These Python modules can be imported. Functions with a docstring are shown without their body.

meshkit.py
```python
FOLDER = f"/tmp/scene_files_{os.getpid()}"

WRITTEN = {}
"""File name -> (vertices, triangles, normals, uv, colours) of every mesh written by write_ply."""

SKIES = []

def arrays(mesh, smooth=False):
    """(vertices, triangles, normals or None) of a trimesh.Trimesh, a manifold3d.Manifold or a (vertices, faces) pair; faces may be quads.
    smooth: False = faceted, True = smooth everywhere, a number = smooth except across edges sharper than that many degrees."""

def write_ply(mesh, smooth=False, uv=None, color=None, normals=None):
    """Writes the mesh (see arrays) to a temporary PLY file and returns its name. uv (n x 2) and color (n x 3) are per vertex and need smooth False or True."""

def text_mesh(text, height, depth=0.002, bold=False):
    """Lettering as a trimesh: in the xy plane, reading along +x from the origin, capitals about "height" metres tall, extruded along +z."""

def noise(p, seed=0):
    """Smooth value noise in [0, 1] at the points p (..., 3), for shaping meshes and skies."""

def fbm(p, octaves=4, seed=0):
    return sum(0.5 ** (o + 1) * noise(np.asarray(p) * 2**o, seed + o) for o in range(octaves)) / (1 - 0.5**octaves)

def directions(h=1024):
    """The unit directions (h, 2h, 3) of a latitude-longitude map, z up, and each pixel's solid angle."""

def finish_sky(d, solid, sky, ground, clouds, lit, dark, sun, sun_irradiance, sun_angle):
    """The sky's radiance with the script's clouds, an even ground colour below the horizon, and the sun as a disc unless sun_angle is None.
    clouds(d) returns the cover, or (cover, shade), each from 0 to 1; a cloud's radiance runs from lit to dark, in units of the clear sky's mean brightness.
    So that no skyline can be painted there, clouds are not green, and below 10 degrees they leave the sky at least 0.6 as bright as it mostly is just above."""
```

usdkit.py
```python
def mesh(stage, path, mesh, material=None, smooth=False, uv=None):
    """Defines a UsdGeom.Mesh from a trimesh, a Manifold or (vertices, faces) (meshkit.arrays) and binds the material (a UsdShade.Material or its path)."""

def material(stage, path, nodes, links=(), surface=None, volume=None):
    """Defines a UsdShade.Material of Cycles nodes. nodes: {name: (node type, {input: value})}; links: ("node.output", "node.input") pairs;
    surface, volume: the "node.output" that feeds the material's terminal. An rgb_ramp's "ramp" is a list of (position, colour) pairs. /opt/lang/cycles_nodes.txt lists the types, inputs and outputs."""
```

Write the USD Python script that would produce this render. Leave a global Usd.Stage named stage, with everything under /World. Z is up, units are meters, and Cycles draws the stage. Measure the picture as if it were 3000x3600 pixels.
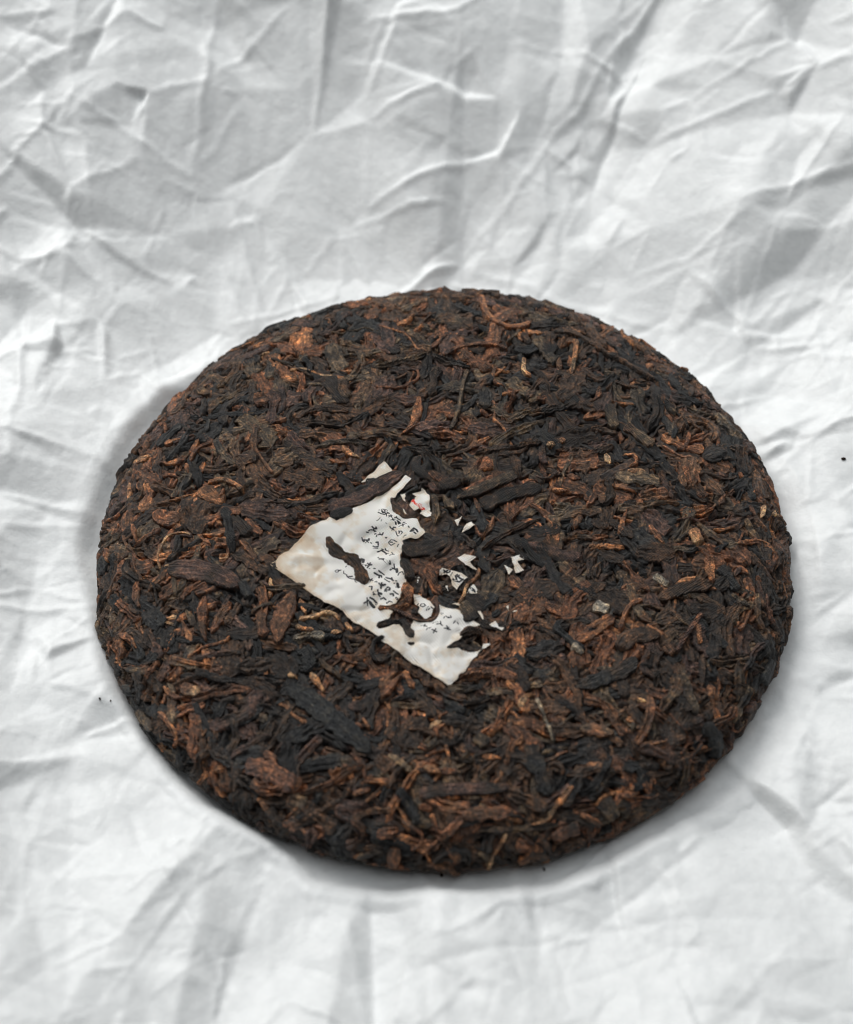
import math
import numpy as np, trimesh, usdkit
from pxr import Usd, UsdGeom, UsdLux, UsdShade, Gf, Sdf, Vt
from scipy.ndimage import gaussian_filter, maximum_filter, gaussian_filter1d, map_coordinates
from scipy.interpolate import LinearNDInterpolator, PchipInterpolator
from scipy.spatial import Delaunay, cKDTree
from shapely.geometry import Polygon, LineString, Point
from shapely.ops import unary_union
import shapely

rng = np.random.default_rng(11)
MM = 0.001
stage = Usd.Stage.CreateInMemory()
UsdGeom.SetStageUpAxis(stage, UsdGeom.Tokens.z)
UsdGeom.SetStageMetersPerUnit(stage, 1.0)
world = UsdGeom.Xform.Define(stage, '/World')
stage.SetDefaultPrim(world.GetPrim())

# ------------------------------------------------------------------ camera
ELEV, ROLL, DIST, TX, TY, PXMM = 0.950, -0.0092, 700.0, -4.9, 12.9, 12.22
TGT = np.array([TX, TY, 10.0])
DIR = np.array([0, math.cos(ELEV), -math.sin(ELEV)])
POS = TGT - DIR * DIST
_r = np.array([1.0, 0, 0]); _u = np.cross(_r, DIR)
RIGHT = _r * math.cos(ROLL) + _u * math.sin(ROLL)
UP = -_r * math.sin(ROLL) + _u * math.cos(ROLL)
FPX = PXMM * DIST
cam = UsdGeom.Camera.Define(stage, '/World/camera')
m = Gf.Matrix4d(*[float(x) for x in (*RIGHT, 0, *UP, 0, *(-DIR), 0, *(POS * MM), 1)])
cam.AddTransformOp().Set(m)
cam.CreateHorizontalApertureAttr(24.0)
cam.CreateVerticalApertureAttr(28.8)
cam.CreateFocalLengthAttr(FPX / 3000 * 24.0)
cam.CreateFStopAttr(6.7)
cam.CreateFocusDistanceAttr((DIST - 6) * MM)
cam.CreateClippingRangeAttr(Gf.Vec2f(0.01, 100))
cam.CreateExposureAttr(0.68)


# ------------------------------------------------------------------ light: a big window behind left, an added overhead fill for the pale room
def rect(name, pos, to, w, h, power, color):
    l = UsdLux.RectLight.Define(stage, '/World/' + name)
    l.CreateWidthAttr(w); l.CreateHeightAttr(h)
    l.CreateIntensityAttr(power); l.CreateColorAttr(Gf.Vec3f(*color))
    z = np.array(pos, float) - np.array(to, float); z /= np.linalg.norm(z)
    x = np.cross([0, 0, 1.0], z)
    if np.linalg.norm(x) < 1e-6: x = np.array([1.0, 0, 0])
    x /= np.linalg.norm(x); y = np.cross(z, x)
    l.AddTransformOp().Set(Gf.Matrix4d(*[float(v) for v in (*x, 0, *y, 0, *z, 0, *pos, 1)]))


rect('window_light', (-0.80, 1.25, 1.40), (0, 0, 0), 1.25, 1.25, 4.9, (1.0, 0.985, 0.965))
rect('overhead_fill', (0.0, 0.45, 1.9), (0, 0, 0), 3.0, 3.0, 0.74, (0.95, 0.98, 1.0))  # added fill standing in for bounce from the room, not a fitted lamp

# ------------------------------------------------------------------ materials
K = usdkit.material
K(stage, '/World/Looks/tea_leaf', {
    'tint': ('attribute', {'attribute': 'tint'}),
    'fib': ('attribute', {'attribute': 'fiber'}),
    'prs': ('attribute', {'attribute': 'press'}),
    'sc': ('mapping', {'mapping_type': 'point', 'scale': (0.25, 1.7, 1.0)}),
    'streak': ('noise_texture', {'scale': 1.0, 'detail': 4.0, 'roughness': 0.62}),
    'blot': ('noise_texture', {'scale': 0.55, 'detail': 3.0, 'roughness': 0.6}),
    'r1': ('rgb_ramp', {'ramp': [(0.33, (0.42, 0.42, 0.45)), (0.5, (0.95, 0.93, 0.9)), (0.66, (1.75, 1.62, 1.45))]}),
    'r2': ('rgb_ramp', {'ramp': [(0.36, (0.55, 0.58, 0.63)), (0.5, (1.0, 1.0, 1.0)), (0.64, (1.6, 1.38, 1.12))]}),
    'm1': ('mix_color', {'blend_type': 'multiply', 'fac': 1.0, 'use_clamp': False}),
    'm2': ('mix_color', {'blend_type': 'multiply', 'fac': 1.0, 'use_clamp': False}),
    'r3': ('rgb_ramp', {'ramp': [(0.36, (0.40, 0.40, 0.42)), (0.47, (0.85, 0.84, 0.83)), (0.53, (1.15, 1.13, 1.1)), (0.59, (1.75, 1.68, 1.58)), (0.66, (2.9, 2.7, 2.4))]}),
    'm3': ('mix_color', {'blend_type': 'multiply', 'fac': 1.0, 'use_clamp': False}),
    'geo': ('geometry', {}),
    'wc': ('map_range', {'from_min': -1.0, 'from_max': 1.0, 'to_min': 0.4, 'to_max': 1.9}),  # highlights and shade of the cloth imprint painted into the leaf colour
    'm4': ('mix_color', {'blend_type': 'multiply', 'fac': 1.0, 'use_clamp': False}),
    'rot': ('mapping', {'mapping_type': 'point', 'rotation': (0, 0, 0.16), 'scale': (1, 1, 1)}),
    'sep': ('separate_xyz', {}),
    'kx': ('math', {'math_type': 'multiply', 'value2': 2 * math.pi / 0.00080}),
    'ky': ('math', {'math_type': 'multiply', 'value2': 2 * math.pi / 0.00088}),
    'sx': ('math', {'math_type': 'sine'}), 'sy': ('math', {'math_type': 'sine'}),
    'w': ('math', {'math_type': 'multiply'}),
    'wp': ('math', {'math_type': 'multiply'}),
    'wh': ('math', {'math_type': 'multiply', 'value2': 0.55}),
    'fine': ('noise_texture', {'scale': 1100.0, 'detail': 5.0, 'roughness': 0.72}),
    'h1': ('math', {'math_type': 'multiply_add', 'value2': 1.6}),
    'h2': ('math', {'math_type': 'multiply_add', 'value2': 1.1}),
    'b': ('bump', {'strength': 1.0, 'distance': 0.0013}),
    'rr': ('map_range', {'from_min': 0.3, 'from_max': 0.7, 'to_min': 0.44, 'to_max': 0.72}),
    'p': ('principled_bsdf', {'specular_ior_level': 0.55}),
}, [('fib.vector', 'sc.vector'), ('sc.vector', 'streak.vector'), ('fib.vector', 'blot.vector'),
    ('streak.fac', 'r1.fac'), ('blot.fac', 'r2.fac'), ('tint.color', 'm1.a'), ('r1.color', 'm1.b'),
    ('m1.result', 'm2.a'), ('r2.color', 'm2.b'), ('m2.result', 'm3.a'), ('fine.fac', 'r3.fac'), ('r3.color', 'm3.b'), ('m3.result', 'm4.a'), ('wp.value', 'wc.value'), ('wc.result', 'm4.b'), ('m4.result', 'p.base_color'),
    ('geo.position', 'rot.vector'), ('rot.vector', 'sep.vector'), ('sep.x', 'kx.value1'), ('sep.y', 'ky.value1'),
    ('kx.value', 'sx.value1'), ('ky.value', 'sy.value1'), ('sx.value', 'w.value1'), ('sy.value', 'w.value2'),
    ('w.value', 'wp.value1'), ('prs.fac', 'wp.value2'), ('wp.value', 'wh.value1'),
    ('geo.position', 'fine.vector'), ('streak.fac', 'h1.value1'), ('wh.value', 'h1.value3'),
    ('fine.fac', 'h2.value1'), ('h1.value', 'h2.value3'), ('h2.value', 'b.height'), ('b.normal', 'p.normal'),
    ('blot.fac', 'rr.value'), ('rr.result', 'p.roughness')], surface='p.BSDF')

K(stage, '/World/Looks/tea_dust', {
    'geo': ('geometry', {}),
    'n': ('noise_texture', {'scale': 700.0, 'detail': 4.0, 'roughness': 0.7}),
    'r': ('rgb_ramp', {'ramp': [(0.3, (0.010, 0.008, 0.007)), (0.55, (0.03, 0.018, 0.011)), (0.8, (0.07, 0.038, 0.02))]}),
    'b': ('bump', {'strength': 1.0, 'distance': 0.001}),
    'p': ('principled_bsdf', {'roughness': 0.8, 'specular_ior_level': 0.2})},
  [('geo.position', 'n.vector'), ('n.fac', 'r.fac'), ('r.color', 'p.base_color'), ('n.fac', 'b.height'), ('b.normal', 'p.normal')], surface='p.BSDF')

K(stage, '/World/Looks/ticket_paper', {
    'geo': ('geometry', {}),
    'wc': ('map_range', {'from_min': -1.0, 'from_max': 1.0, 'to_min': 0.90, 'to_max': 1.03}),  # faint light and dark of the weave relief, put into the ticket colour
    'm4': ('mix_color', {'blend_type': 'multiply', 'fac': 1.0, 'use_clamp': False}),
    'edge': ('attribute', {'attribute': 'stain'}),
    'n1': ('noise_texture', {'scale': 130.0, 'detail': 5.0, 'roughness': 0.65}),
    'n2': ('noise_texture', {'scale': 430.0, 'detail': 3.0, 'roughness': 0.6}),
    'a': ('math', {'math_type': 'multiply_add', 'value2': 0.75}),
    'a2': ('math', {'math_type': 'multiply_add', 'value2': 0.38}),
    'r': ('rgb_ramp', {'ramp': [(0.0, (0.90, 0.885, 0.845)), (0.45, (0.89, 0.87, 0.825)), (0.54, (0.82, 0.74, 0.63)), (0.78, (0.68, 0.52, 0.36)), (0.95, (0.40, 0.25, 0.14))]}),
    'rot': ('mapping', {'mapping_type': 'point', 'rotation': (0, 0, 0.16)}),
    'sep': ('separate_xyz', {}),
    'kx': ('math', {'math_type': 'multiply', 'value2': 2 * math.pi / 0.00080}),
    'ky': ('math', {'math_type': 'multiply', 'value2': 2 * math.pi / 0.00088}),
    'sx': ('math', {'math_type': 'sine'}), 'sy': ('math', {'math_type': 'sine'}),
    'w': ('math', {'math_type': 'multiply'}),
    'h': ('math', {'math_type': 'multiply_add', 'value2': 0.40}),
    'n3': ('math', {'math_type': 'multiply', 'value2': 1.2}),
    'b': ('bump', {'strength': 1.0, 'distance': 0.0005}),
    'p': ('principled_bsdf', {'roughness': 0.75, 'specular_ior_level': 0.2})},
  [('geo.position', 'n1.vector'), ('geo.position', 'n2.vector'), ('n1.fac', 'a.value1'), ('edge.fac', 'a.value3'),
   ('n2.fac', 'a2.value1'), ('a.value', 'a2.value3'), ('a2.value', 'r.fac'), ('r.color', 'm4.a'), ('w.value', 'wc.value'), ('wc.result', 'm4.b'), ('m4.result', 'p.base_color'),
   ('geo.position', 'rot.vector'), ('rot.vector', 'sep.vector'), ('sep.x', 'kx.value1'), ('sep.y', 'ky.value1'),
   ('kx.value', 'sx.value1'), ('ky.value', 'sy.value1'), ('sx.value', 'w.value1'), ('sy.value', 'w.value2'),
   ('n2.fac', 'n3.value1'), ('w.value', 'h.value1'), ('n3.value', 'h.value3'), ('h.value', 'b.height'), ('b.normal', 'p.normal')], surface='p.BSDF')
K(stage, '/World/Looks/black_ink', {'p': ('principled_bsdf', {'base_color': (0.022, 0.022, 0.024), 'roughness': 0.7})}, surface='p.BSDF')
K(stage, '/World/Looks/red_ink', {'p': ('principled_bsdf', {'base_color': (0.75, 0.06, 0.035), 'roughness': 0.7})}, surface='p.BSDF')
K(stage, '/World/Looks/tissue_paper', {
    'geo': ('geometry', {}),
    'n1': ('noise_texture', {'scale': 260.0, 'detail': 5.0, 'roughness': 0.6}),
    'n2': ('noise_texture', {'scale': 60.0, 'detail': 4.0, 'roughness': 0.55}),
    'r': ('rgb_ramp', {'ramp': [(0.35, (0.74, 0.757, 0.758)), (0.65, (0.80, 0.815, 0.814))]}),
    'h': ('math', {'math_type': 'multiply_add', 'value2': 0.35}),
    'b': ('bump', {'strength': 0.6, 'distance': 0.0011}),
    'p': ('principled_bsdf', {'roughness': 0.5, 'specular_ior_level': 0.35}),
    't': ('translucent_bsdf', {'color': (0.8, 0.81, 0.81)}),
    'mx': ('mix_closure', {'fac': 0.08})},
  [('geo.position', 'n1.vector'), ('geo.position', 'n2.vector'), ('n1.fac', 'r.fac'), ('r.color', 'p.base_color'),
   ('n1.fac', 'h.value1'), ('n2.fac', 'h.value3'), ('h.value', 'b.height'), ('b.normal', 'p.normal'), ('p.BSDF', 'mx.closure1'), ('t.BSDF', 'mx.closure2')], surface='mx.closure')

# ------------------------------------------------------------------ helpers
used = {}


def numbered(path):
    n = used.get(path, 0); used[path] = n + 1
    return path if n == 0 else f'{path}_{n:03d}'


def tag(prim, label=None, category=None, group=None, kind=None):
    for k, v in (('label', label), ('category', category), ('group', group), ('kind', kind)):
        if v: prim.SetCustomDataByKey(k, v)


def obj(path, v, f, look, normals=None, prim_vars=None):
    """One mesh: v in millimetres, f triangles or quads."""
    f = np.asarray(f, int)
    if f.shape[1] == 4: f = np.vstack([f[:, [0, 1, 2]], f[:, [0, 2, 3]]])
    mesh = UsdGeom.Mesh.Define(stage, numbered(path))
    v = np.asarray(v, float) * MM
    mesh.CreatePointsAttr(Vt.Vec3fArray.FromNumpy(v.astype(np.float32)))
    mesh.CreateFaceVertexCountsAttr(Vt.IntArray.FromNumpy(np.full(len(f), 3, np.int32)))
    mesh.CreateFaceVertexIndicesAttr(Vt.IntArray.FromNumpy(f.astype(np.int32).ravel()))
    mesh.CreateSubdivisionSchemeAttr('none')
    if normals is None:
        normals = np.zeros_like(v)
        fn = np.cross(v[f[:, 1]] - v[f[:, 0]], v[f[:, 2]] - v[f[:, 0]])
        for k in range(3): np.add.at(normals, f[:, k], fn)
        normals /= np.maximum(np.linalg.norm(normals, axis=1, keepdims=True), 1e-30)
    mesh.CreateNormalsAttr(Vt.Vec3fArray.FromNumpy(normals.astype(np.float32)))
    mesh.SetNormalsInterpolation('vertex')
    api = UsdGeom.PrimvarsAPI(mesh)
    for name, val in (prim_vars or {}).items():
        if np.ndim(val) == 1:
            api.CreatePrimvar(name, Sdf.ValueTypeNames.FloatArray, 'vertex').Set(Vt.FloatArray.FromNumpy(np.asarray(val, np.float32)))
        else:
            api.CreatePrimvar(name, Sdf.ValueTypeNames.Color3fArray if name == 'tint' else Sdf.ValueTypeNames.Vector3fArray, 'vertex').Set(Vt.Vec3fArray.FromNumpy(np.asarray(val, np.float32)))
    UsdShade.MaterialBindingAPI.Apply(mesh.GetPrim()).Bind(UsdShade.Material.Get(stage, '/World/Looks/' + look))
    return mesh.GetPrim()


# cake profile (radius, height) from the middle of the top over the shoulder to the underside
PR = np.array([(0, 22), (40, 21.9), (64, 21.2), (78, 19.7), (87, 17.0), (93.5, 13.2), (97.7, 8.9), (99.8, 5.2), (99.3, 2.4), (96, 0.9), (90, 0.5)], float)
_c = np.r_[0, np.cumsum(np.hypot(*np.diff(PR, axis=0).T))]
_t = np.linspace(0, _c[-1], 800)
_pr, _pz = PchipInterpolator(_c, PR[:, 0])(_t), PchipInterpolator(_c, PR[:, 1])(_t)
_pr, _pz = gaussian_filter1d(_pr, 14, mode='nearest'), gaussian_filter1d(_pz, 14, mode='nearest')
_s = np.r_[0, np.cumsum(np.hypot(np.diff(_pr), np.diff(_pz)))]
SMAX = _s[-1]
JMAX = int(np.argmax(_pr))
_dr, _dz = np.gradient(_pr, _s), np.gradient(_pz, _s)
_nr, _nz = -_dz, _dr


def lift(x, y, h):
    """Point of the cake: (x, y) unrolled from the middle along the skin, h millimetres above it."""
    rho = np.hypot(x, y) + 1e-9
    h = h + .6 + (.45 * np.sin(x / 7.3 + 1.5 * np.sin(y / 11)) * np.sin(y / 6.1 + 1.2 * np.sin(x / 9)) + .25 * np.sin(x / 3.4 + y / 4.7 + 2 * np.sin(y / 8))) * np.clip((112 - rho) / 20, 0, 1)
    r = np.interp(rho, _s, _pr) + h * np.interp(rho, _s, _nr)
    z = np.interp(rho, _s, _pz) + h * np.interp(rho, _s, _nz)
    return np.stack([x / rho * r, y / rho * r, z], -1)


_zs = np.argsort(_pz)
_zinv, _rinv, _sinv = _pz[_zs], _pr[_zs], _s[_zs]


def on_plane(p, z=0.0):
    p = np.atleast_2d(np.asarray(p, float))
    v = DIR + RIGHT * ((p[:, :1] - 1500) / FPX) - UP * ((p[:, 1:] - 1800) / FPX)
    k = (z - POS[2]) / v[:, 2:]
    return (POS + v * k)[:, :2]


def on_cake(p):
    """Where the line of sight through a point of the picture meets the cake, in unrolled coordinates."""
    p = np.atleast_2d(np.asarray(p, float))
    out = np.zeros((len(p), 2))
    for i, q in enumerate(p):
        v = DIR + RIGHT * ((q[0] - 1500) / FPX) - UP * ((q[1] - 1800) / FPX)
        k = np.linspace((22.5 - POS[2]) / v[2], (0.6 - POS[2]) / v[2], 500)
        X = POS + v * k[:, None]
        ins = np.hypot(X[:, 0], X[:, 1]) <= np.interp(X[:, 2], _zinv, _rinv)
        j = int(np.argmax(ins)) if ins.any() else int(np.argmin(np.hypot(X[:, 0], X[:, 1]) - np.interp(X[:, 2], _zinv, _rinv)))
        a = math.atan2(X[j, 1], X[j, 0])
        rr = math.hypot(X[j, 0], X[j, 1])
        s = np.interp(rr, _pr[:JMAX], _s[:JMAX]) if X[j, 2] > 19.5 else np.interp(X[j, 2], _zinv, _sinv)
        out[i] = s * math.cos(a), s * math.sin(a)
    return out


VIEW = {'T': (900, 1550, 1.75), 'L': (300, 1000, 1.75), 'U': (1300, 950, 1.75), 'R': (1900, 1600, 1.75), 'B': (300, 1900, 1.75),
        'F': (1200, 2300, 1.75), 'M': (400, 1950, 1.75), '1': (1280, 1770, 8.75), '2': (1160, 1930, 6.25), '3': (1430, 2000, 6.034), '4': (1360, 1650, 8.75)}


def src(view, pts):
    ox, oy, k = VIEW[view]
    return np.asarray(pts, float) / k + (ox, oy)


# ------------------------------------------------------------------ the sheet of tissue paper
prng = np.random.default_rng(7)
ridge = np.array([(411, 2494), (489, 2614), (549, 2700), (677, 2837), (814, 2906), (926, 2966), (1011, 3034), (1080, 3111), (1157, 3129), (1500, 3146), (1800, 3146), (1980, 3128), (2134, 3060), (2297, 2974), (2443, 2888), (2640, 2794), (2760, 2614), (2837, 2511), (2865, 2200), (2850, 1921), (2815, 1738), (430, 1490), (371, 1606), (314, 1743), (250, 1914), (269, 2029), (309, 2177), (340, 2350)], float)
rp = on_plane(ridge, 6.0)
ra, rr_ = np.arctan2(rp[:, 1], rp[:, 0]), np.hypot(rp[:, 0], rp[:, 1])
extra = np.array([(.5, 103), (.8, 102), (1.2, 100), (1.6, 99), (1.95, 100)])
ra, rr_ = np.r_[ra, extra[:, 0]], np.r_[rr_, extra[:, 1]]
o_ = np.argsort(ra); ra, rr_ = ra[o_], rr_[o_]
GX, GY = np.linspace(-190, 190, 600), np.linspace(-180, 300, 760)
X, Y = np.meshgrid(GX, GY)
TH, RD = np.arctan2(Y, X), np.hypot(X, Y)
G = np.interp(TH, np.r_[ra - 2 * np.pi, ra, ra + 2 * np.pi], np.r_[rr_, rr_, rr_])
d = RD - G


def wave(x, y, n, lam, r):
    out = 0
    for _ in range(n):
        a = r.uniform(0, 2 * np.pi); k = 2 * np.pi / (lam * r.uniform(0.6, 1.6))
        out = out + np.sin(k * (x * np.cos(a) + y * np.sin(a)) + r.uniform(0, 6.3))
    return out / math.sqrt(n)


def soft(x, k): return k * np.logaddexp(0, x / k)


def crumple(lam, amp, rad, frac, pamp, sig, r, even=False):
    """Flat facets between random knots, longer away from the middle than across; some of the folds pinched up or down."""
    n = int(2 * np.pi * 120 / lam * 420 / (lam * rad))
    a, q = r.uniform(-np.pi, np.pi, n), 420 * r.uniform(0, 1, n) ** .75
    h = r.uniform(-1.45, 1.45, n)
    a, q, h = np.r_[a - 2 * np.pi, a, a + 2 * np.pi], np.r_[q, q, q], np.r_[h, h, h]
    k = np.abs(a) < np.pi + 1.2
    a, q, h = a[k], q[k], h[k]
    P = np.c_[q * np.cos(a), q * np.sin(a)]
    if even:
        n = int(520 * 620 / (lam * lam))
        P, h, a = np.c_[r.uniform(-260, 260, n), r.uniform(-250, 370, n)], r.uniform(-1.6, 1.6, n), np.zeros(n)
    tri = Delaunay(P if even else np.c_[a * 120 / lam, q / (lam * rad)]).simplices
    out = np.zeros_like(X)
    dx, dy = GX[1] - GX[0], GY[1] - GY[0]
    for t in tri:
        A, B, C = P[t]
        det = (B[0] - A[0]) * (C[1] - A[1]) - (C[0] - A[0]) * (B[1] - A[1])
        if abs(det) < 1e-6 or np.abs(a[t]).min() > np.pi + .6: continue
        j0, j1 = np.clip(((min(A[0], B[0], C[0]) - GX[0]) / dx, (max(A[0], B[0], C[0]) - GX[0]) / dx + 2), 0, len(GX)).astype(int)
        i0, i1 = np.clip(((min(A[1], B[1], C[1]) - GY[0]) / dy, (max(A[1], B[1], C[1]) - GY[0]) / dy + 2), 0, len(GY)).astype(int)
        if j1 <= j0 or i1 <= i0: continue
        x, y = X[i0:i1, j0:j1] - A[0], Y[i0:i1, j0:j1] - A[1]
        l1 = (x * (C[1] - A[1]) - (C[0] - A[0]) * y) / det
        l2 = ((B[0] - A[0]) * y - x * (B[1] - A[1])) / det
        ins = (l1 >= -1e-6) & (l2 >= -1e-6) & (l1 + l2 <= 1 + 1e-6)
        out[i0:i1, j0:j1][ins] = (h[t[0]] * (1 - l1 - l2) + h[t[1]] * l1 + h[t[2]] * l2)[ins]
    e = np.unique(np.sort(np.vstack([tri[:, [0, 1]], tri[:, [1, 2]], tri[:, [0, 2]]]), axis=1), axis=0)
    e = e[(r.uniform(size=len(e)) < frac) & (np.hypot(*(P[e[:, 0]] - P[e[:, 1]]).T) < lam * 3.5)]
    tt = np.linspace(0, 1, 70)
    S = (P[e[:, 0]][:, None] * (1 - tt[:, None]) + P[e[:, 1]][:, None] * tt[:, None]).reshape(-1, 2)
    S += .02 * lam * np.c_[wave(S[:, 0], S[:, 1], 3, lam * .5, r), wave(S[:, 0], S[:, 1], 3, lam * .5, r)]
    A = np.repeat(r.normal(.35, 1, len(e)), 70) * np.tile(np.sin(np.pi * tt) ** .5, len(e))
    dist, idx = cKDTree(S).query(np.c_[X.ravel(), Y.ravel()], distance_upper_bound=4 * sig)
    idx = np.minimum(idx, len(A) - 1)
    p = np.where(np.isfinite(dist), pamp * A[idx] * np.exp(-(dist / sig) ** 2), 0).reshape(X.shape)
    return amp * gaussian_filter(out, .85) + gaussian_filter(p, .8)


FOLDS = [([(1065, 60), (1068, 250), (1055, 430)], 4.5, 14), ([(1340, 40), (1180, 230), (1100, 420), (1080, 560)], 3.5, 12), ([(620, 20), (650, 140), (660, 270)], 2.5, 6), ([(250, 310), (330, 420), (400, 560), (510, 650)], 3.5, 9),
         ([(180, 200), (200, 330), (190, 400), (240, 560)], 3.5, 10), ([(540, 0), (515, 140), (500, 260)], 4.5, 12), ([(390, 110), (470, 260), (500, 330)], 3, 8), ([(800, 270), (830, 400), (862, 470)], 3.5, 11), ([(820, 120), (790, 300)], 3, 10),
         ([(1440, 100), (1330, 250), (1240, 400)], 3, 8), ([(1560, 30), (1575, 140), (1500, 260)], 2.5, 8), ([(1620, 300), (1540, 420), (1440, 680)], 3.5, 9), ([(1700, 420), (1560, 540), (1430, 640)], 3, 8), ([(50, 330), (120, 460), (190, 740)], 3, 8),
         ([(0, 560), (100, 640), (180, 740)], 3, 9), ([(300, 600), (340, 680)], 2, 6), ([(205, 850), (222, 910), (190, 960)], 2.5, 6), ([(0, 690), (120, 820), (210, 880)], 2.5, 8), ([(0, 1000), (120, 1090), (200, 1180)], 2, 6), ([(0, 1480), (140, 1470), (215, 1490)], 2.5, 6),
         ([(0, 1600), (160, 1590), (255, 1565)], -3, 6), ([(330, 1740), (430, 1860)], 2, 5), ([(560, 1700), (480, 1780), (420, 1880)], 1.6, 8), ([(400, 1870), (550, 1900)], 2, 6), ([(870, 1870), (880, 2100)], 3, 13), ([(675, 1840), (680, 2000), (690, 2100)], 4, 12),
         ([(985, 1855), (1010, 1950), (990, 2100)], 2.5, 8), ([(1290, 1790), (1420, 1960), (1480, 2100)], 4, 13), ([(1390, 1700), (1480, 1890), (1560, 2030)], 2.5, 9), ([(1600, 1600), (1740, 1700)], 2, 7), ([(1640, 1250), (1700, 1100), (1750, 1050)], 2, 8), ([(430, 1700), (330, 1790), (240, 1960)], 3, 9)]


def folds():
    out = np.zeros_like(X)
    for pts, A, w in FOLDS:
        p = on_plane(np.array(pts, float) * 3000 / 1750, 10.0)
        ln = LineString(p).segmentize(.8)
        S = np.array(ln.coords)
        t = np.linspace(0, 1, len(S))
        S = S + .5 * np.c_[wave(S[:, 0], S[:, 1], 3, 14, prng), wave(S[:, 0], S[:, 1], 3, 14, prng)]
        dist, idx = cKDTree(S).query(np.c_[X.ravel(), Y.ravel()])
        env = np.clip(np.minimum(t, 1 - t) * 5, 0.15, 1)
        out += (A * .5 * env[idx] * np.clip(1 - dist / w, 0, 1)).reshape(X.shape)
    return gaussian_filter(out, 1.6)


crest = 6.0 * np.clip(.30 + .85 * np.cos(TH + 2.25) + .5 * np.exp(-((TH - 2.55) / .4) ** 2), .12, 1.1) * (1 + .18 * np.sin(5 * TH + 1) + .12 * np.sin(11 * TH))
Z = np.where(d < 0, crest * np.exp(-(np.minimum(d, 0) / 4.5) ** 2), crest + np.interp(np.abs(np.angle(np.exp(1j * (TH - 1.75)))), [0, .9, 1.7, 2.4, 3.15], [.56, .50, .36, .20, .14]) * 32 * (np.sqrt(1 + (np.maximum(d, 0) / 32) ** 2) - 1))
Z = gaussian_filter(Z, 1.2)
hscale = np.clip((d + 7) / 9, 0.32, 1.0)
bump = crumple(44, 3.9, 1, .6, .6, 1.2, prng, True) + crumple(22, 3.7, 2.8, .55, .5, 1.1, prng) + crumple(17, 1.9, 1, .5, .45, 1.0, prng, True) + crumple(12, 1.5, 1.9, .5, .42, .9, prng) + crumple(6.5, .55, 1.2, .35, .22, .75, prng) + folds()
pin = 0
Z = Z + hscale * (bump + pin) * np.clip(0.75 + 0.25 * wave(X, Y, 5, 80, prng), .3, 1.3)
Z = Z - 0.3 + 0.12 * wave(X, Y, 8, 22, prng) * np.clip(1 - hscale, 0, 1)
lim_ = np.maximum((RD - 97.5) * 1.05, -.15)
Z = lim_ - soft(lim_ - Z, .5)
floor_ = np.clip((99 - RD) / 4, 0, 1)
Z = Z * (1 - floor_) + np.minimum(Z, -0.15) * floor_
Z = np.maximum(Z, -1.2 + 0.12 * Z)
ny, nx = X.shape
ii = np.arange(nx * ny).reshape(ny, nx)
quads = np.stack([ii[:-1, :-1], ii[:-1, 1:], ii[1:, 1:], ii[1:, :-1]], -1).reshape(-1, 4)
tag(obj('/World/tissue_paper', np.c_[X.ravel(), Y.ravel(), Z.ravel()], quads, 'tissue_paper'), 'crumpled white tissue paper spread open around and under the round tea cake', 'paper')


def paper_z(x, y):
    return map_coordinates(Z, [[(y - GY[0]) / (GY[1] - GY[0])], [(x - GX[0]) / (GX[1] - GX[0])]], order=1)[0]


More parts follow.
